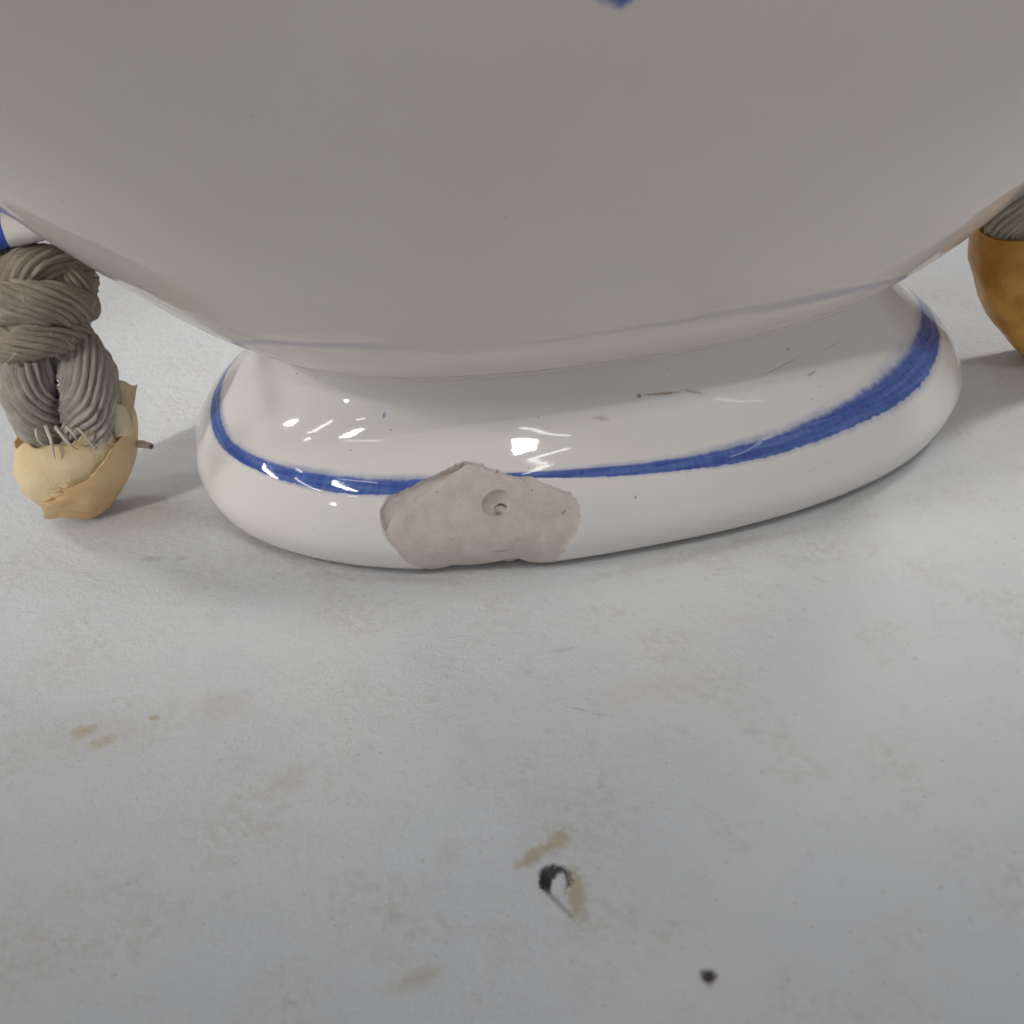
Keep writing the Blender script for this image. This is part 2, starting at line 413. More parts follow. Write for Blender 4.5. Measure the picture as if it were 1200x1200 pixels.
# ---------------------------------------------------------------- the flask
TH = math.radians(11.3)
flask = empty('ceramic_flask', (0, 0, 0), TH,
              'large white glazed flask on a chipped oval foot with a hand painted blue line', 'flask')
A0, B0 = 60.0, 35.0
PROF = [(3.4, 0), (2.2, .5), (.9, 2), (0.1, 4.6), (0.3, 6.7), (1.4, 9.1), (2.8, 11.1), (4.5, 12.8), (6.6, 14.6), (9.0, 16.7), (11.2, 19.0), (12.8, 21.2), (13.6, 23.0)]
vv, pr = catmull(PROF, 280)
VMAX = vv[-1]
def sell(t, a, b, n):
    c, s = np.cos(t), np.sin(t)
    return np.sign(c) * np.abs(c) ** (2 / n) * a, np.sign(s) * np.abs(s) ** (2 / n) * b
t1, t2 = -2.26, -1.60
tt = np.r_[np.linspace(t1, t2, 400, endpoint=False), np.linspace(t2, t1 + 2 * np.pi, 520, endpoint=False)]
NU, NV = len(tt), len(vv)
TT, KK = np.meshgrid(tt, np.arange(NV), indexing='ij')
fx, fy = sell(TT, A0 - pr[KK, 0], B0 - pr[KK, 0], 2.3)
FP = np.stack([fx, fy, pr[KK, 1]], -1)
# slightly uneven hand-thrown rim
wv = 0.20 * np.sin(3 * tt + 1.0) + 0.07 * np.sin(7 * tt + 2.2) + 0.03 * np.sin(13 * tt)
FP[..., 2] += (wv * 0.8)[:, None] * smooth01(vv, 3, 14)[None] * (1 - smooth01(vv, 19, 27))[None]
rad = FP[..., :2] / np.linalg.norm(FP[..., :2], axis=-1, keepdims=True)
FP[..., :2] += rad * (wv[:, None] * (1 - smooth01(vv, 18, 27))[None])[..., None]
def normals(G):
    du = np.roll(G, -1, 0) - np.roll(G, 1, 0)
    dv = np.gradient(G, axis=1)
    N = np.cross(du, dv); return N / (np.linalg.norm(N, axis=-1, keepdims=True) + 1e-12)
FN = normals(FP)
def x_of_t(t): return sell(np.asarray(t, float), A0 - 2.0, B0 - 2.0, 2.3)[0]
CHIP = [(-2.168,11.88),(-2.165,13.71),(-2.129,14.85),(-2.078,16.22),(-2.036,17.36),(-1.99,18.35),(-1.962,18.65),(-1.935,18.35),(-1.892,17.36),(-1.860,16.68),(-1.820,16.22),(-1.776,15.30),(-1.734,13.71),(-1.705,12.34),(-1.697,10.74),(-1.700,9.14),(-1.721,6.74),(-1.738,4.80),(-1.765,1.71),(-1.78, -2), (-2.06, -2), (-2.072,2.28),(-2.100,4.91),(-2.127,7.31),(-2.149,8.79)]
poly = np.array([(x_of_t(a), b) for a, b in CHIP])
def closed(P, k=8):                                    # rounded outline
    n = len(P); out = []
    for i in range(n):
        p0, p1, p2, p3 = P[i - 1], P[i], P[(i + 1) % n], P[(i + 2) % n]
        for t in np.linspace(0, 1, k, endpoint=False):
            out.append(.5 * (2 * p1 + (-p0 + p2) * t + (2 * p0 - 5 * p1 + 4 * p2 - p3) * t * t + (-p0 + 3 * p1 - 3 * p2 + p3) * t ** 3))
    return np.array(out)
poly = closed(poly, 6)
XT = x_of_t(tt)
front = np.sin(TT) < 0
Q = np.stack([XT[TT.shape[0] * 0 + np.arange(NU)][:, None] + 0 * vv[None], 0 * XT[:, None] + vv[None]], -1)
def poly_sd(Qf, poly):
    d = np.full(len(Qf), 1e9); ins = np.zeros(len(Qf), bool)
    for a, b in zip(poly, np.roll(poly, -1, 0)):
        t = np.clip(((Qf - a) @ (b - a)) / ((b - a) @ (b - a)), 0, 1)
        d = np.minimum(d, np.linalg.norm(Qf - (a + t[:, None] * (b - a)), axis=1))
        cond = ((a[1] > Qf[:, 1]) != (b[1] > Qf[:, 1])) & (Qf[:, 0] < (b[0] - a[0]) * (Qf[:, 1] - a[1]) / (b[1] - a[1] + 1e-12) + a[0])
        ins ^= cond
    return np.where(ins, d, -d)
sd = np.full((NU, NV), -9.0)
sub = Q[:400].reshape(-1, 2)
near = (sub[:, 0] > poly[:, 0].min() - 2) & (sub[:, 0] < poly[:, 0].max() + 2) & (sub[:, 1] < poly[:, 1].max() + 2)
tmp = np.full(len(sub), -9.0)
tmp[near] = poly_sd(sub[near], poly) + 0.30 * vnoise(np.c_[sub[near], 0 * sub[near, :1] + 3], 0.45, 4)
sd[:400] = tmp.reshape(400, NV)
# break surface
act = np.argwhere(sd > -0.8)
ai, aj = act[:, 0], act[:, 1]
s_ = sd[ai, aj]; qx = Q[ai, aj, 0]; qv = Q[ai, aj, 1]
n_lo = vnoise(np.c_[qx, qv, 0 * qx], 0.16); n_hi = vnoise(np.c_[qx, qv, 0 * qx + 7], 0.7)
step = smooth01(s_, -0.12, 0.45)
dep = 0.30 + 0.62 * smooth01(s_, 0.2, 5.0) + 0.14 * n_lo
RIDGE = np.array([(x_of_t(a), b) for a, b in [(-2.152, 8.6), (-2.150,9.71),(-2.141,11.19),(-2.109,13.13),(-2.061,15.08),(-2.022,16.68),(-1.981,17.93), (-1.970, 18.5)]])
rd = seg_dist(np.c_[qx, qv], RIDGE)
ridge_v = np.interp(qx, RIDGE[:, 0], RIDGE[:, 1], left=8.0, right=40)
side = np.sign(qv - ridge_v)                           # + on the narrow facet above the ridge
facet = np.where((side > 0) & (qx < RIDGE[-1, 0] + 0.5), 1.0, 0.0)
dep = np.where(facet > 0, 0.30 + 0.75 * np.exp(-(rd / 1.8) ** 2), dep + 0.25 * np.exp(-(rd / 0.9) ** 2))
dep += 0.035 * n_hi
px_, pv_ = float(x_of_t(-1.880)), 13.0
dp = np.hypot((qx - px_) / 1.9, (qv - pv_) / 1.85)
dep += 1.25 * np.sqrt(np.clip(1 - dp ** 2, 0, 1)) ** 1.3
hx, hv = float(x_of_t(-1.871)), 12.2
dh = np.hypot((qx - hx) / 0.85, (qv - hv) / 0.7)
dep += 0.55 * smooth01(dh, 1.0, 0.75)
dark_marks = np.zeros((NU, NV))  # dark crescents round the small hole and a thin line below
dark_marks[ai, aj] = np.exp(-((dh - 0.92) / 0.16) ** 2) * smooth01(np.sin(np.arctan2(qv - hv, qx - hx) * 1 + 0.6 + 1.9 * n_lo), 0.15, 0.75)
dark_marks[ai, aj] = np.maximum(dark_marks[ai, aj], 0.75 * np.exp(-((qx - hx + 0.2) / 0.55) ** 2 - ((qv - hv + .72) / 0.26) ** 2))
dark_marks[ai, aj] = np.maximum(dark_marks[ai, aj], 0.55 * np.exp(-((qx - hx - .2) / 1.0) ** 2 - ((qv - 5.6) / 0.14) ** 2))
nx = float(x_of_t(-1.838))
dep += 0.8 * np.exp(-((qx - nx + 0.5 * (qv - 2)) / 1.1) ** 4) * smooth01(qv, 3.6, 1.6)                       # notch in the bottom edge
dep += 0.3 * smooth01(qv, 5, 1) * smooth01(n_lo, 0.0, 0.4) - 0.25 * smooth01(qv, 7, 2)
disp = step * np.maximum(dep, 0.05)
FP[ai, aj] -= FN[ai, aj] * disp[:, None]
FP[..., 2] = np.maximum(FP[..., 2], 0.0)
# keep the foot just clear of the board along its front right, as it rocks there
FN = normals(FP)

per = np.zeros(NU)
lipc = FP[:, 100]
per[1:] = np.cumsum(np.linalg.norm(np.diff(lipc, axis=0), axis=1))
def per_of(t): return np.interp(t, tt, per)
FC = np.stack([np.broadcast_to(per[:, None], (NU, NV)), np.broadcast_to(vv[None], (NU, NV)), np.zeros((NU, NV))], -1)
LUP = [(-3.4, 17.2),(-3.243,16.95),(-3.106,16.60),(-2.979,16.33),(-2.856,16.05),(-2.742,16.22),(-2.599,16.33),(-2.463,16.45),(-2.340,16.56),(-2.215,16.56),(-2.118,16.68)]
LLO = [(-3.4,15.5),(-3.287,15.0),(-3.170,14.28),(-3.068,14.16),(-2.950,14.16),(-2.832,14.28),(-2.665,14.39),(-2.526,14.28),(-2.395,14.16),(-2.275,14.05),(-2.142,14.4)]
RUP = [(-1.860,16.90),(-1.694,16.5),(-1.569,15.98),(-1.508,15.8),(-1.417,15.88),(-1.291,16.10),(-1.134,17.02),(-0.958,18.05),(-0.799,18.85),(-0.648,19.64),(-0.464,20.2),(-0.336,20.5), (1.0, 17.6), (2.2, 17.0)]
RLO = [(-1.829,16.10),(-1.696,15.2),(-1.571,14.28),(-1.446,13.59),(-1.317,13.25),(-1.178,13.48),(-1.035,13.71),(-0.854,13.82),(-0.659,14.39),(-0.453,15.30),(-0.344,15.76),(-0.246,16.4), (1.0, 14.6), (2.2, 14.6)]
def per_interp(pts):
    P = sorted(pts); x = np.array([a for a, _ in P]); y = np.array([b for _, b in P])
    x3 = np.r_[x - 2 * np.pi, x, x + 2 * np.pi]; y3 = np.r_[y, y, y]
    o = np.interp(tt, x3, y3); return o
up = per_interp(LUP + RUP); lo = per_interp(LLO + RLO)
bc, bw = (up + lo) / 2, np.maximum((up - lo) / 2, 0.25)
band = (vv[None] - bc[:, None]) / bw[:, None]
DOT = (per_of(-2.54), 25.0)
# brown hairlines: (round, up, half length, half width, tilt, strength)
SCR = [(per_of(-1.515), 24.7, 2.6, 0.15, -4, .75), (per_of(-1.44), 24.2, 1.6, 0.18, -16, .55), (per_of(-1.56), 24.9, 0.35, 0.25, 0, .8),
       (per_of(-1.637), 22.7, 1.1, 0.28, -10, .45), (per_of(-1.16), 24.9, 3.4, 0.11, 8, .35), (per_of(-1.075), 22.7, 0.9, 0.18, 10, .55),
       (per_of(-0.94), 25.4, 2.6, 0.10, 5, .25), (per_of(-1.2), 10.0, 3.0, 0.10, 4, .12)]
M_FOOT = mat_foot()

F_all = grid_faces(NU, NV, True)
sdf = sd.ravel()
inside = sdf[F_all].max(1) > -0.25
def sub_mesh(name, keep):
    Fk = F_all[keep]; idx, inv = np.unique(Fk, return_inverse=True)
    me = make_mesh(name, FP.reshape(-1, 3)[idx], inv.reshape(-1, 4))
    fattr(me, 'chip', sdf[idx]); fattr(me, 'dark_marks', dark_marks.ravel()[idx]); fattr(me, 'band', band.ravel()[idx])
    fattr(me, 'bandw', np.broadcast_to(bw[:, None], (NU, NV)).ravel()[idx]); vattr(me, 'fc', FC.reshape(-1, 3)[idx])
    me.normals_split_custom_set_from_vertices(FN.reshape(-1, 3)[idx].tolist())
    return me
foot = link('foot', sub_mesh('foot', ~inside), M_FOOT, flask)
foot['label'] = 'white oval foot with a brushed cobalt blue line round its shoulder'
chip = link('bare_clay_chip', sub_mesh('bare_clay_chip', inside), M_FOOT, foot)
chip['label'] = 'rough beige patch of bare clay with a round pit where the glaze broke off'
# underside of the foot
ring = FP[:, 0].copy(); inn = ring.copy(); inn[:, :2] *= 0.86; inn[:, 2] = 0.15; top = inn.copy(); top[:, 2] = 6.0
cen = np.array([[0, 0, 6.0]])
bv = np.vstack([ring + (0, 0, 0.02), inn, top]); k = np.arange(NU); k2 = (k + 1) % NU
bf = np.vstack([np.c_[k, k + NU, k2 + NU, k2], np.c_[k + NU, k + 2 * NU, k2 + 2 * NU, k2 + NU]])
link('foot_ring', make_mesh('foot_ring', bv, bf, False), M_FOOT, foot)

# body
ZK = [23.0, 23.8, 25.6, 28.7, 32, 42, 56, 75, 100, 140, 180, 208, 224, 233, 240, 252, 262, 265]
WK = [46.4, 46.9, 49.6, 53.9, 58, 68, 80, 93, 106.5, 115, 104, 80, 54, 32, 25, 23.5, 28, 29]
DK = [21.4, 21.9, 24.4, 27.3, 29.6, 34.6, 40.4, 47, 53, 57, 51, 42, 33, 27, 24, 23.5, 28, 29]
zb = np.r_[np.linspace(23.0, 30, 70, endpoint=False), np.linspace(30, 90, 150, endpoint=False), np.linspace(90, 265, 120)]
wb, db = pchip(zb, ZK, WK), pchip(zb, ZK, DK)
nb = np.interp(zb, [23, 40, 200, 240], [2.3, 2.2, 2.1, 2.0])
tb = np.linspace(-np.pi, np.pi, 640, endpoint=False)
TB, KB = np.meshgrid(tb, np.arange(len(zb)), indexing='ij')
bx, by = sell(TB, wb[KB], db[KB], nb[KB])
wob = 1 + 0.004 * np.sin(3 * TB + zb[KB] * .05) + 0.002 * np.sin(5 * TB + 1 - zb[KB] * .08)
wob = 1 + (wob - 1) * smooth01(zb[KB], 23, 40)
BP = np.stack([bx * wob, by * wob, zb[KB]], -1)
bme = make_mesh('body', BP, grid_faces(len(tb), len(zb), True))
M_BODY = mat_body()
body = link('body', bme, M_BODY, flask)
# inside of the mouth
li = np.linspace(0, 2 * np.pi, 96, endpoint=False)
prof_in = [(29, 265), (28.0, 266.2), (26, 265.6), (22, 255), (20.5, 245), (22, 236), (45, 226)]
mv = np.array([[(a * math.cos(q), a * math.sin(q), z) for a, z in prof_in] for q in li])
link('mouth_rim', make_mesh('mouth_rim', mv, grid_faces(96, len(prof_in), True)), M_BODY, flask)

# lugs: short arched loops low on either side that the ropes pass through
M_LUG = mat_blue()
def lug(sx):
    _, path = catmull([(sx * 68, 0, 57), (sx * 75, 0, 57.5), (sx * 82, 0, 53.5), (sx * 85, 0, 48.5), (sx * 82, 0, 44), (sx * 74, 0, 43.8), (sx * 65, 0, 45)], 60)
    ph = np.linspace(0, 2 * np.pi, 40, endpoint=False)
    tang = np.gradient(path, axis=0); tang /= np.linalg.norm(tang, axis=1, keepdims=True)
    e2 = np.array([0, 1.0, 0]); e1 = np.cross(tang, e2)
    V = path[:, None] + 2.6 * np.cos(ph)[None, :, None] * e1[:, None] + 4.6 * np.sin(ph)[None, :, None] * e2
    me = make_mesh('lug', V, grid_faces(60, 40) if False else np.vstack([grid_faces(60, 40), np.stack([np.arange(59) * 40 + 39, (np.arange(59) + 1) * 40 + 39, (np.arange(59) + 1) * 40, np.arange(59) * 40], -1)]))
    u = np.linspace(0, 1, 60)
    fattr(me, 'dab', np.broadcast_to((smooth01(u, .25, .4) * smooth01(u, .787, .76))[:, None], (60, 40)).ravel())
    o = link('lug', me, M_LUG, flask)
    o['label'] = 'small arched ceramic loop painted blue that a rope passes through'
    return o
lug(-1); lug(1)

# ---------------------------------------------------------------- ropes
def strand(parent, pts, radii, mat, yarns=9, twist=0.30, phase=0.0, name='strand', depth=0.26, m=None, k=160):
    pts = np.asarray(pts, float)
    L = np.linalg.norm(np.diff(pts, axis=0), axis=1).sum()
    m = m or max(24, int(L / 0.30))
    s, C = catmull(pts, m)
    r = pchip(np.linspace(0, 1, m), np.linspace(0, 1, len(radii)), radii)
    T = np.gradient(C, axis=0); T /= np.linalg.norm(T, axis=1, keepdims=True)
    e = np.cross(T[0], (0.3, 1, 0.2)); e /= np.linalg.norm(e)
    E1 = []
    for i in range(m):
        e = e - T[i] * (e @ T[i]); e /= np.linalg.norm(e); E1.append(e)
    E1 = np.array(E1); E2 = np.cross(T, E1)
    ph = np.linspace(0, 2 * np.pi, k, endpoint=False)
    a = ph[None] * yarns - (twist * yarns) * s[:, None] + phase
    jit = 0.5 * np.sin(0.9 * s[:, None] + 2 * ph[None] + phase)
    ar = a + jit + 0.9 * np.sin(0.37 * s[:, None] + 3 * ph[None] + 2 * phase) * (yarns / 19)
    yid = np.floor(ar / (2 * np.pi) + 0.5)
    hsh = np.abs(np.sin(yid * 12.9898 + phase * 7.1) * 43758.5453) % 1.0
    rg = np.abs(np.cos(ar / 2)) ** 0.6 * (0.62 + 0.38 * hsh) + 0.10 * np.sin(2.1 * s[:, None] + 6 * hsh)                      # round yarns with tight grooves
    rg2 = 0.5 + 0.5 * np.cos(4 * ar + 7 * s[:, None] + 5 * hsh)
    R = r[:, None] * (1 - depth + depth * rg - 0.022 * rg2)
    V = C[:, None] + R[..., None] * (np.cos(ph)[None, :, None] * E1[:, None] + np.sin(ph)[None, :, None] * E2[:, None])
    cap = np.stack([np.arange(m - 1) * k + k - 1, np.arange(1, m) * k + k - 1, np.arange(1, m) * k, np.arange(m - 1) * k], -1)
    me = make_mesh(name, V, np.vstack([grid_faces(m, k), cap]))
    vattr(me, 'fc', np.stack([a / 2, np.broadcast_to(s[:, None], a.shape), 0 * a + phase], -1))
    return link(name, me, mat, parent)

def spline_sheet(name, G, mat, parent, thick=0.16):
    """a thin sheet from a grid of points nu x nv, with real thickness"""
    G = np.asarray(G, float); nu, nv = G.shape[:2]
    N = np.cross(np.gradient(G, axis=0), np.gradient(G, axis=1)); N /= np.linalg.norm(N, axis=-1, keepdims=True) + 1e-9
    a = (G + N * thick / 2).reshape(-1, 3); b = (G - N * thick / 2).reshape(-1, 3)
    f = grid_faces(nu, nv); n = nu * nv
    rim = np.r_[np.arange(nv), np.arange(1, nu) * nv + nv - 1, (nu - 1) * nv + np.arange(nv - 2, -1, -1), np.arange(nu - 2, 0, -1) * nv]
    r2 = np.roll(rim, -1)
    F = np.vstack([f, f[:, ::-1] + n, np.c_[r2, rim, rim + n, r2 + n]])
    return link(name, make_mesh(name, np.vstack([a, b]), F), mat, parent)

def tape_wrap(parent, mat, a0, a1, axis, prof, top, bot, grow=0.35, crump=0.35, seed=0, name='tape_wrap', nu=260, nv=60, cut=None):
    """tape wound round a rope end: angle a0..a1 (deg, -90 faces the viewer), prof(z)->(half width, half depth)"""
    aa = np.radians(np.linspace(a0, a1, nu)); G = np.zeros((nu, nv, 3))
    for i, t in enumerate(aa):
        u = i / (nu - 1)
        zt, zb_ = top(u, t), bot(u, t)
        z = np.linspace(zb_, zt, nv)
        ax = np.array([np.interp(z, axis[:, 2], axis[:, q]) for q in (0, 1)]).T
        hw = np.interp(z, prof[:, 0], prof[:, 1]); hd = np.interp(z, prof[:, 0], prof[:, 2])
        g_ = grow * (aa[i] - aa[0]) / (2 * np.pi)
        x, y = sell(np.array([t]), 1.0, 1.0, 2.6)
        G[i, :, 0] = ax[:, 0] + (hw + g_) * x; G[i, :, 1] = ax[:, 1] + (hd + g_) * y; G[i, :, 2] = z
    for i in range(nu):
        for j in range(nv):
            q = Vector(G[i, j]) * 0.16 + Vector((seed, seed * 2.1, 0))
            c = mnoise.noise(q) * 1.3 + 0.5 * mnoise.noise(q * 2.1) + 0.12 * mnoise.noise(q * 5.0)
            dx = G[i, j, 0] - np.interp(G[i, j, 2], axis[:, 2], axis[:, 0]); dy = G[i, j, 1] - np.interp(G[i, j, 2], axis[:, 2], axis[:, 1])
            l = math.hypot(dx, dy) + 1e-6
            G[i, j, 0] -= crump * c * dx / l; G[i, j, 1] -= crump * c * dy / l
    if cut is not None: G = cut(G)
    return spline_sheet(name, G, mat, parent)

M_ROPE = mat_rope('cotton_rope', (0.80, 0.73, 0.64), (0.62, 0.54, 0.45))
M_ROPE2 = mat_rope('brightened_cotton_rope', (0.88, 0.80, 0.66), (0.74, 0.64, 0.48))  # same cotton, colour lightened to make up for the body's shadow
M_KNOT = mat_rope('brown_cotton_rope', (0.72, 0.61, 0.47), (0.52, 0.425, 0.31))  # browner cotton for the knot strands
M_FRAY = mat_rope('cotton_fray', (0.82, 0.76, 0.63), (0.74, 0.66, 0.52), 0.0001)
M_FLAP = mat_tape('pale_tape', (0.93, 0.85, 0.66), (0.90, 0.78, 0.55), 0.22, 0.30)
M_TAPE = mat_tape('yellowed_tape', (0.96, 0.82, 0.55), (0.90, 0.70, 0.40), 0.05, 0.36)
M_TAPE2 = mat_tape('brown_tape', (0.95, 0.55, 0.13), (0.66, 0.31, 0.05), 0.04, 0.12, 0.1)

lr = empty('knotted_rope', (-75.5, -17.0, 0), 0, 'knotted grey beige cotton rope with its end wrapped in pale yellowed tape', 'rope', 'ropes hanging from the flask')
strand(lr, [(4.6, 2.0, 31), (2.4, -1.0, 29), (1.0, -4.0, 26.0), (0.4, -4.6, 22.4), (0.6, -3.4, 17.0), (0.4, -1.4, 11), (-0.5, -0.5, 6)], [2.8, 3.4, 3.9, 4.0, 3.9, 3.2, 2.6], M_ROPE, 19, -0.20, 0.3)
strand(lr, [(2.7, 3.0, 29.5), (5.4, 1.0, 28.4), (7.9, -2.6, 26.0), (8.0, -4.0, 22.0), (6.4, -3.8, 17.2), (3.8, -1.5, 11), (2.0, -0.5, 6)], [2.6, 3.4, 4.0, 4.2, 4.0, 3.2, 2.6], M_ROPE, 19, 0.20, 1.4)
strand(lr, [(-9.0, 3.0, 31.6), (-3.0, -3.0, 35.0), (3.2, -5.3, 36.6), (6.8, -4.4, 35.8), (8.3, -0.6, 33.4), (6.6, 5.0, 30.5), (2.2, 8.0, 28.8)], [2.5, 2.9, 3.0, 3.0, 2.8, 2.6, 2.4], M_KNOT, 16, 0.26, 0.9)
strand(lr, [(-9.2, 2.0, 29.2), (-3.5, -3.5, 31.0), (1.9, -6.0, 31.8), (5.2, -4.8, 31.5), (6.8, -1.0, 30.4), (4.0, 5.0, 28.6), (-1.4, 8.0, 27.1)], [2.5, 3.0, 3.1, 3.0, 2.8, 2.6, 2.4], M_KNOT, 16, 0.26, 2.1)
strand(lr, [(-7.5, -2.0, 29), (-3.2, -3.0, 33.6), (1.0, -2.4, 37.2), (4.2, -0.6, 38.9), (6.6, 2.0, 37.4), (7.4, 5.0, 33.6), (3.0, 7.0, 30)], [2.6, 2.9, 3.1, 3.1, 3.0, 2.8, 2.6], M_KNOT, 16, -0.22, 3.0)
strand(lr, [(-3.0, 6.5, 52), (-3.4, 6.0, 45), (-1.5, 4.5, 39.5), (3.0, 3.0, 37.6), (6.6, 1.2, 36.8), (8.0, 1.6, 34.2), (5.0, 4.0, 31)], [2.8, 2.8, 2.9, 2.9, 2.8, 2.7, 2.6], M_KNOT, 16, 0.22, 4.2)

axisL = np.array([(-0.6, 0, 0.0), (0.6, -0.4, 6.0), (2.2, -1.0, 12), (3.8, -1.4, 18), (4.2, -1.5, 24)])
profL = np.array([(0.0, 4.0, 3.0), (2.5, 5.4, 4.0), (6.0, 7.6, 5.4), (9.0, 8.3, 6.2), (13, 8.2, 6.8), (17, 7.5, 7.0), (24, 7.2, 6.8)])
def topL(u, t): return 17.0 + 2.4 * math.cos(t) + 0.5 * math.sin(5 * t) + 0.4 * math.sin(11 * t + 1) + (1.2 * u)
def botL(u, t): return 2.6 - 1.2 * math.cos(t + 0.4) * 0 + 0.9 * math.sin(2 * t + 0.6) + 0.5 * math.sin(3 * t) + 0.25 * math.sin(9 * t)
def cutL(G):
    # the outer end of the tape is torn on a slant across the front
    nu, nv = G.shape[:2]; H = G.copy()
    for j in range(nv):
        last = int(nu * (0.945 - 0.12 * j / (nv - 1) + 0.006 * math.sin(j * 0.9))) - 1
        src = np.linspace(0, last, nu)
        for q in range(3): H[:, j, q] = np.interp(src, np.arange(nu), G[:, j, q])
    lift = smooth01(np.linspace(0, 1, nu), 0.93, 1.0)[:, None] * (0.9 + 0.5 * np.sin(np.linspace(0, 5, nv)))[None]
    H[..., 1] -= lift
    return H
tl = tape_wrap(lr, M_TAPE, 330, 330 - 475, axisL, profL, topL, botL, 0.9, 0.45, 3, cut=cutL)
# second, darker layer lapped over the right front, torn off on a slant
M_LAP = mat_tape('lapped_tape', (0.95, 0.74, 0.43), (0.86, 0.61, 0.30), 0.04, 0.32)
profLap = profL + np.array([0, 0.45, 0.55])
def cutLap(G):
    nu, nv = G.shape[:2]; H = G.copy()
    for j in range(nv):
        w = j / (nv - 1)
        last = (nu - 1) * (1.0 - 0.34 * w - 0.30 * max(0.0, w - 0.62) + 0.008 * math.sin(j * 0.4) + 0.004 * math.sin(j * 1.1 + 1))
        src = np.linspace(0, last, nu)
        for q in range(3): H[:, j, q] = np.interp(src, np.arange(nu), G[:, j, q])
    lift = smooth01(np.linspace(0, 1, nu), 0.86, 1.0)[:, None] * (0.35 + 0.35 * np.sin(np.linspace(0.5, 6, nv)))[None]
    H[..., 1] -= lift
    return H
lap = tape_wrap(lr, M_LAP, 55, -122, axisL, profLap, lambda u, t: 13.6 + 1.8 * math.cos(t) + 0.5 * math.sin(4 * t + 2), lambda u, t: 1.9 + 0.8 * math.sin(2 * t + 0.6) + 0.4 * math.sin(7 * t), 0.0, 0.35, 3, name='tape_lap', nu=120, cut=cutLap)
# loose flap standing up on the right, and its curled inner edge
nu, nv = 16, 26
G = np.zeros((nu, nv, 3))
for i in range(nu):
    for j in range(nv):
        u, w = i / (nu - 1), j / (nv - 1)
        G[i, j] = (8.0 + (2.7 + 0.5 * w) * u + 3.0 * w - 0.5 * math.sin(3 * w), -3.4 + 1.6 * u + 0.9 * math.sin(4 * u) * w, 10.0 + 12.6 * w + (0.4 * math.sin(7 * u) - 0.5 * u) * w)
spline_sheet('tape_flap', G, M_FLAP, tl, 0.15)
G = np.zeros((nu, nv, 3))
for i in range(nu):
    for j in range(nv):
        u, w = i / (nu - 1), j / (nv - 1); a = -0.4 + 3.4 * u
        G[i, j] = (11.2 - 1.3 * math.cos(a) - 0.2 * w, -4.2 - 1.1 * math.sin(a), 16.0 + 5.2 * w - 1.1 * (1 - math.sin(a)) * w)
spline_sheet('tape_flap', G, M_FLAP, tl, 0.15)
# loose yarns
for pts, rr in [([(3.0, -8.6, 20.4), (3.2, -8.9, 18.4), (2.9, -8.8, 16.2), (2.7, -8.6, 15.0)], (.28, .25, .2, .08)),
                ([(4.2, -8.6, 20.2), (4.9, -8.8, 18.6), (5.6, -8.7, 17.0), (6.1, -8.4, 16.2)], (.26, .23, .18, .07)),
                ([(5.6, -8.6, 20.2), (6.2, -8.7, 19.2), (6.4, -8.6, 18.2)], (.24, .2, .08)),
                ([(1.6, -8.4, 20.0), (1.4, -8.6, 18.6), (1.8, -8.5, 17.0)], (.2, .16, .06)),
                ([(6.8, -8.2, 19.6), (7.6, -8.4, 18.4), (7.9, -8.2, 17.0), (8.3, -7.9, 16.0)], (.2, .17, .13, .06)),
                ([(8.0, -1.0, 11.0), (10.6, -0.4, 11.3), (12.4, -1.2, 11.6), (13.4, -1.8, 11.7)], (.5, .55, .6, .45)),
                ([(0.6, -1.0, 4), (0.9, -1.5, 2.2), (0.2, -1.9, 0.9), (-0.4, -2.4, 0.5)], (1.2, 1.0, .8, .3)),
                ([(-1.0, -1.2, 4), (-1.6, -2.2, 2.2), (-2.2, -2.8, 1.2)], (1.1, .8, .3)),
                ([(1.8, -0.8, 4), (2.2, -1.4, 2.0), (2.9, -1.8, 0.8), (3.4, -2.0, .5)], (1.1, .9, .6, .25)),
                ([(0.4, 0.6, 4), (0.2, 0.2, 2.0), (1.0, 0.0, 0.6)], (1.4, 1.1, .4))]:
    strand(lr, pts, rr, M_FRAY, 5, 0.5, random.random() * 6, 'loose_yarn', 0.16, None, 20)

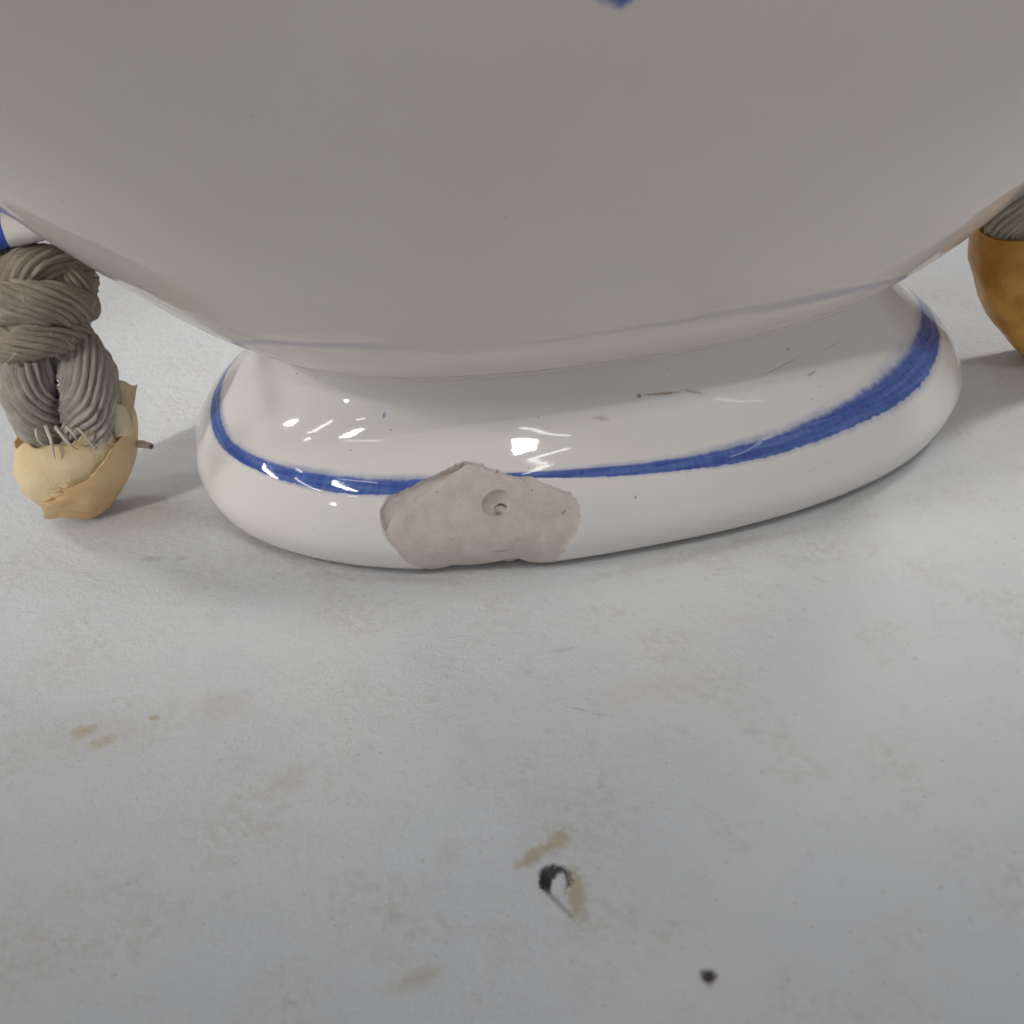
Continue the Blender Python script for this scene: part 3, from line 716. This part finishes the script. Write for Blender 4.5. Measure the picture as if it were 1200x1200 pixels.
def fuzz(parent, boxes, n, mat):
    V, F = [], []
    for i in range(n):
        c, rad_ = boxes[i % len(boxes)]
        a, b = rng.uniform(0, 2 * np.pi), rng.uniform(-0.9, 0.9)
        dirv = np.array([math.cos(a) * math.cos(b), math.sin(a) * math.cos(b), math.sin(b)])
        p0 = np.array(c) + dirv * rad_
        t = np.cross(dirv, rng.normal(size=3)); t /= np.linalg.norm(t)
        L = rng.uniform(1.0, 2.6); pts = [p0 + t * L * u + dirv * (0.55 * math.sin(u * 2.6)) * rng.uniform(.5, 1) for u in (0, .33, .66, 1)]
        o = len(V)
        for k_, q in enumerate(pts):
            w_ = 0.05 * (1 - 0.6 * k_ / 3)
            e1 = np.cross(t, dirv)
            V += [q + e1 * w_, q - e1 * w_ * .5 + dirv * w_, q - e1 * w_ * .5 - dirv * w_]
        for k_ in range(3):
            for m_ in range(3): F.append((o + 3 * k_ + m_, o + 3 * k_ + (m_ + 1) % 3, o + 3 * k_ + 3 + (m_ + 1) % 3, o + 3 * k_ + 3 + m_))
    ob = link('fibre_fuzz', make_mesh('fibre_fuzz', np.array(V), F), mat, parent)
    ob['kind'] = 'stuff'
fuzz(lr, [((0.6, -4.3, 23), 4.0), ((7.8, -3.6, 22.5), 4.1), ((3.4, -5.2, 36.5), 2.9), ((7.8, -1.5, 34.0), 2.8), ((2, -5.9, 31.8), 3.0), ((5.6, -4.0, 31.2), 2.9), ((8.0, -4, 18), 3.8)], 320, M_FRAY)
rr_ = empty('taped_rope', (75.0, 11.5, 0), 0, 'rope end wrapped in glossy dark brown tape at the right edge', 'rope', 'ropes hanging from the flask')
ox = -3.0
for pts, rad_, ph_ in [([(ox + 1.0, -1, 8), (ox - 2.6, -1, 16), (ox - 6.9, -2.0, 24), (ox - 6.2, -2.0, 30), (ox - 1.6, -1, 37), (ox + 4, 0, 44)], [2.2, 2.6, 3.3, 4.1, 3.4, 3], .4),
                       ([(ox + 4.4, 0, 8), (ox + 3.2, -1, 16), (ox + 3.0, -2.2, 23), (ox + 3.4, -3.0, 30), (ox + 5, -1, 37), (ox + 8, 0, 46)], [2.2, 2.8, 3.4, 3.7, 3.4, 3], 2.0),
                       ([(ox + 3, 1, 8), (ox, 2, 16), (ox, 3, 23), (ox + 1, 3, 30), (ox + 4, 2, 37), (ox + 8, 1, 52)], [2.2, 2.6, 3.4, 3.6, 3.4, 3], 3.3)]:
    strand(rr_, pts, rad_, M_ROPE2, 17, 0.22, ph_)
axisR = np.array([(ox + 8.0, 1.0, 0.0), (ox + 4.6, 0.4, 6.0), (ox + 1.8, 0, 12), (ox - 0.6, 0, 18), (ox - 2.0, 0, 28)])
profR = np.array([(0.0, 4.4, 3.0), (3.0, 6.4, 4.6), (9.0, 8.6, 6.0), (12.0, 9.2, 6.6), (18, 9.6, 7.0), (28, 9.4, 7.0)])
tr_ = tape_wrap(rr_, M_TAPE2, 300, 300 - 760, axisR, profR, lambda u, t: 24.6 + 0.5 * math.sin(3 * t) - 0.6 * math.cos(t), lambda u, t: 1.0 + 0.5 * math.sin(3 * t + 1), 0.3, 0.22, 9)
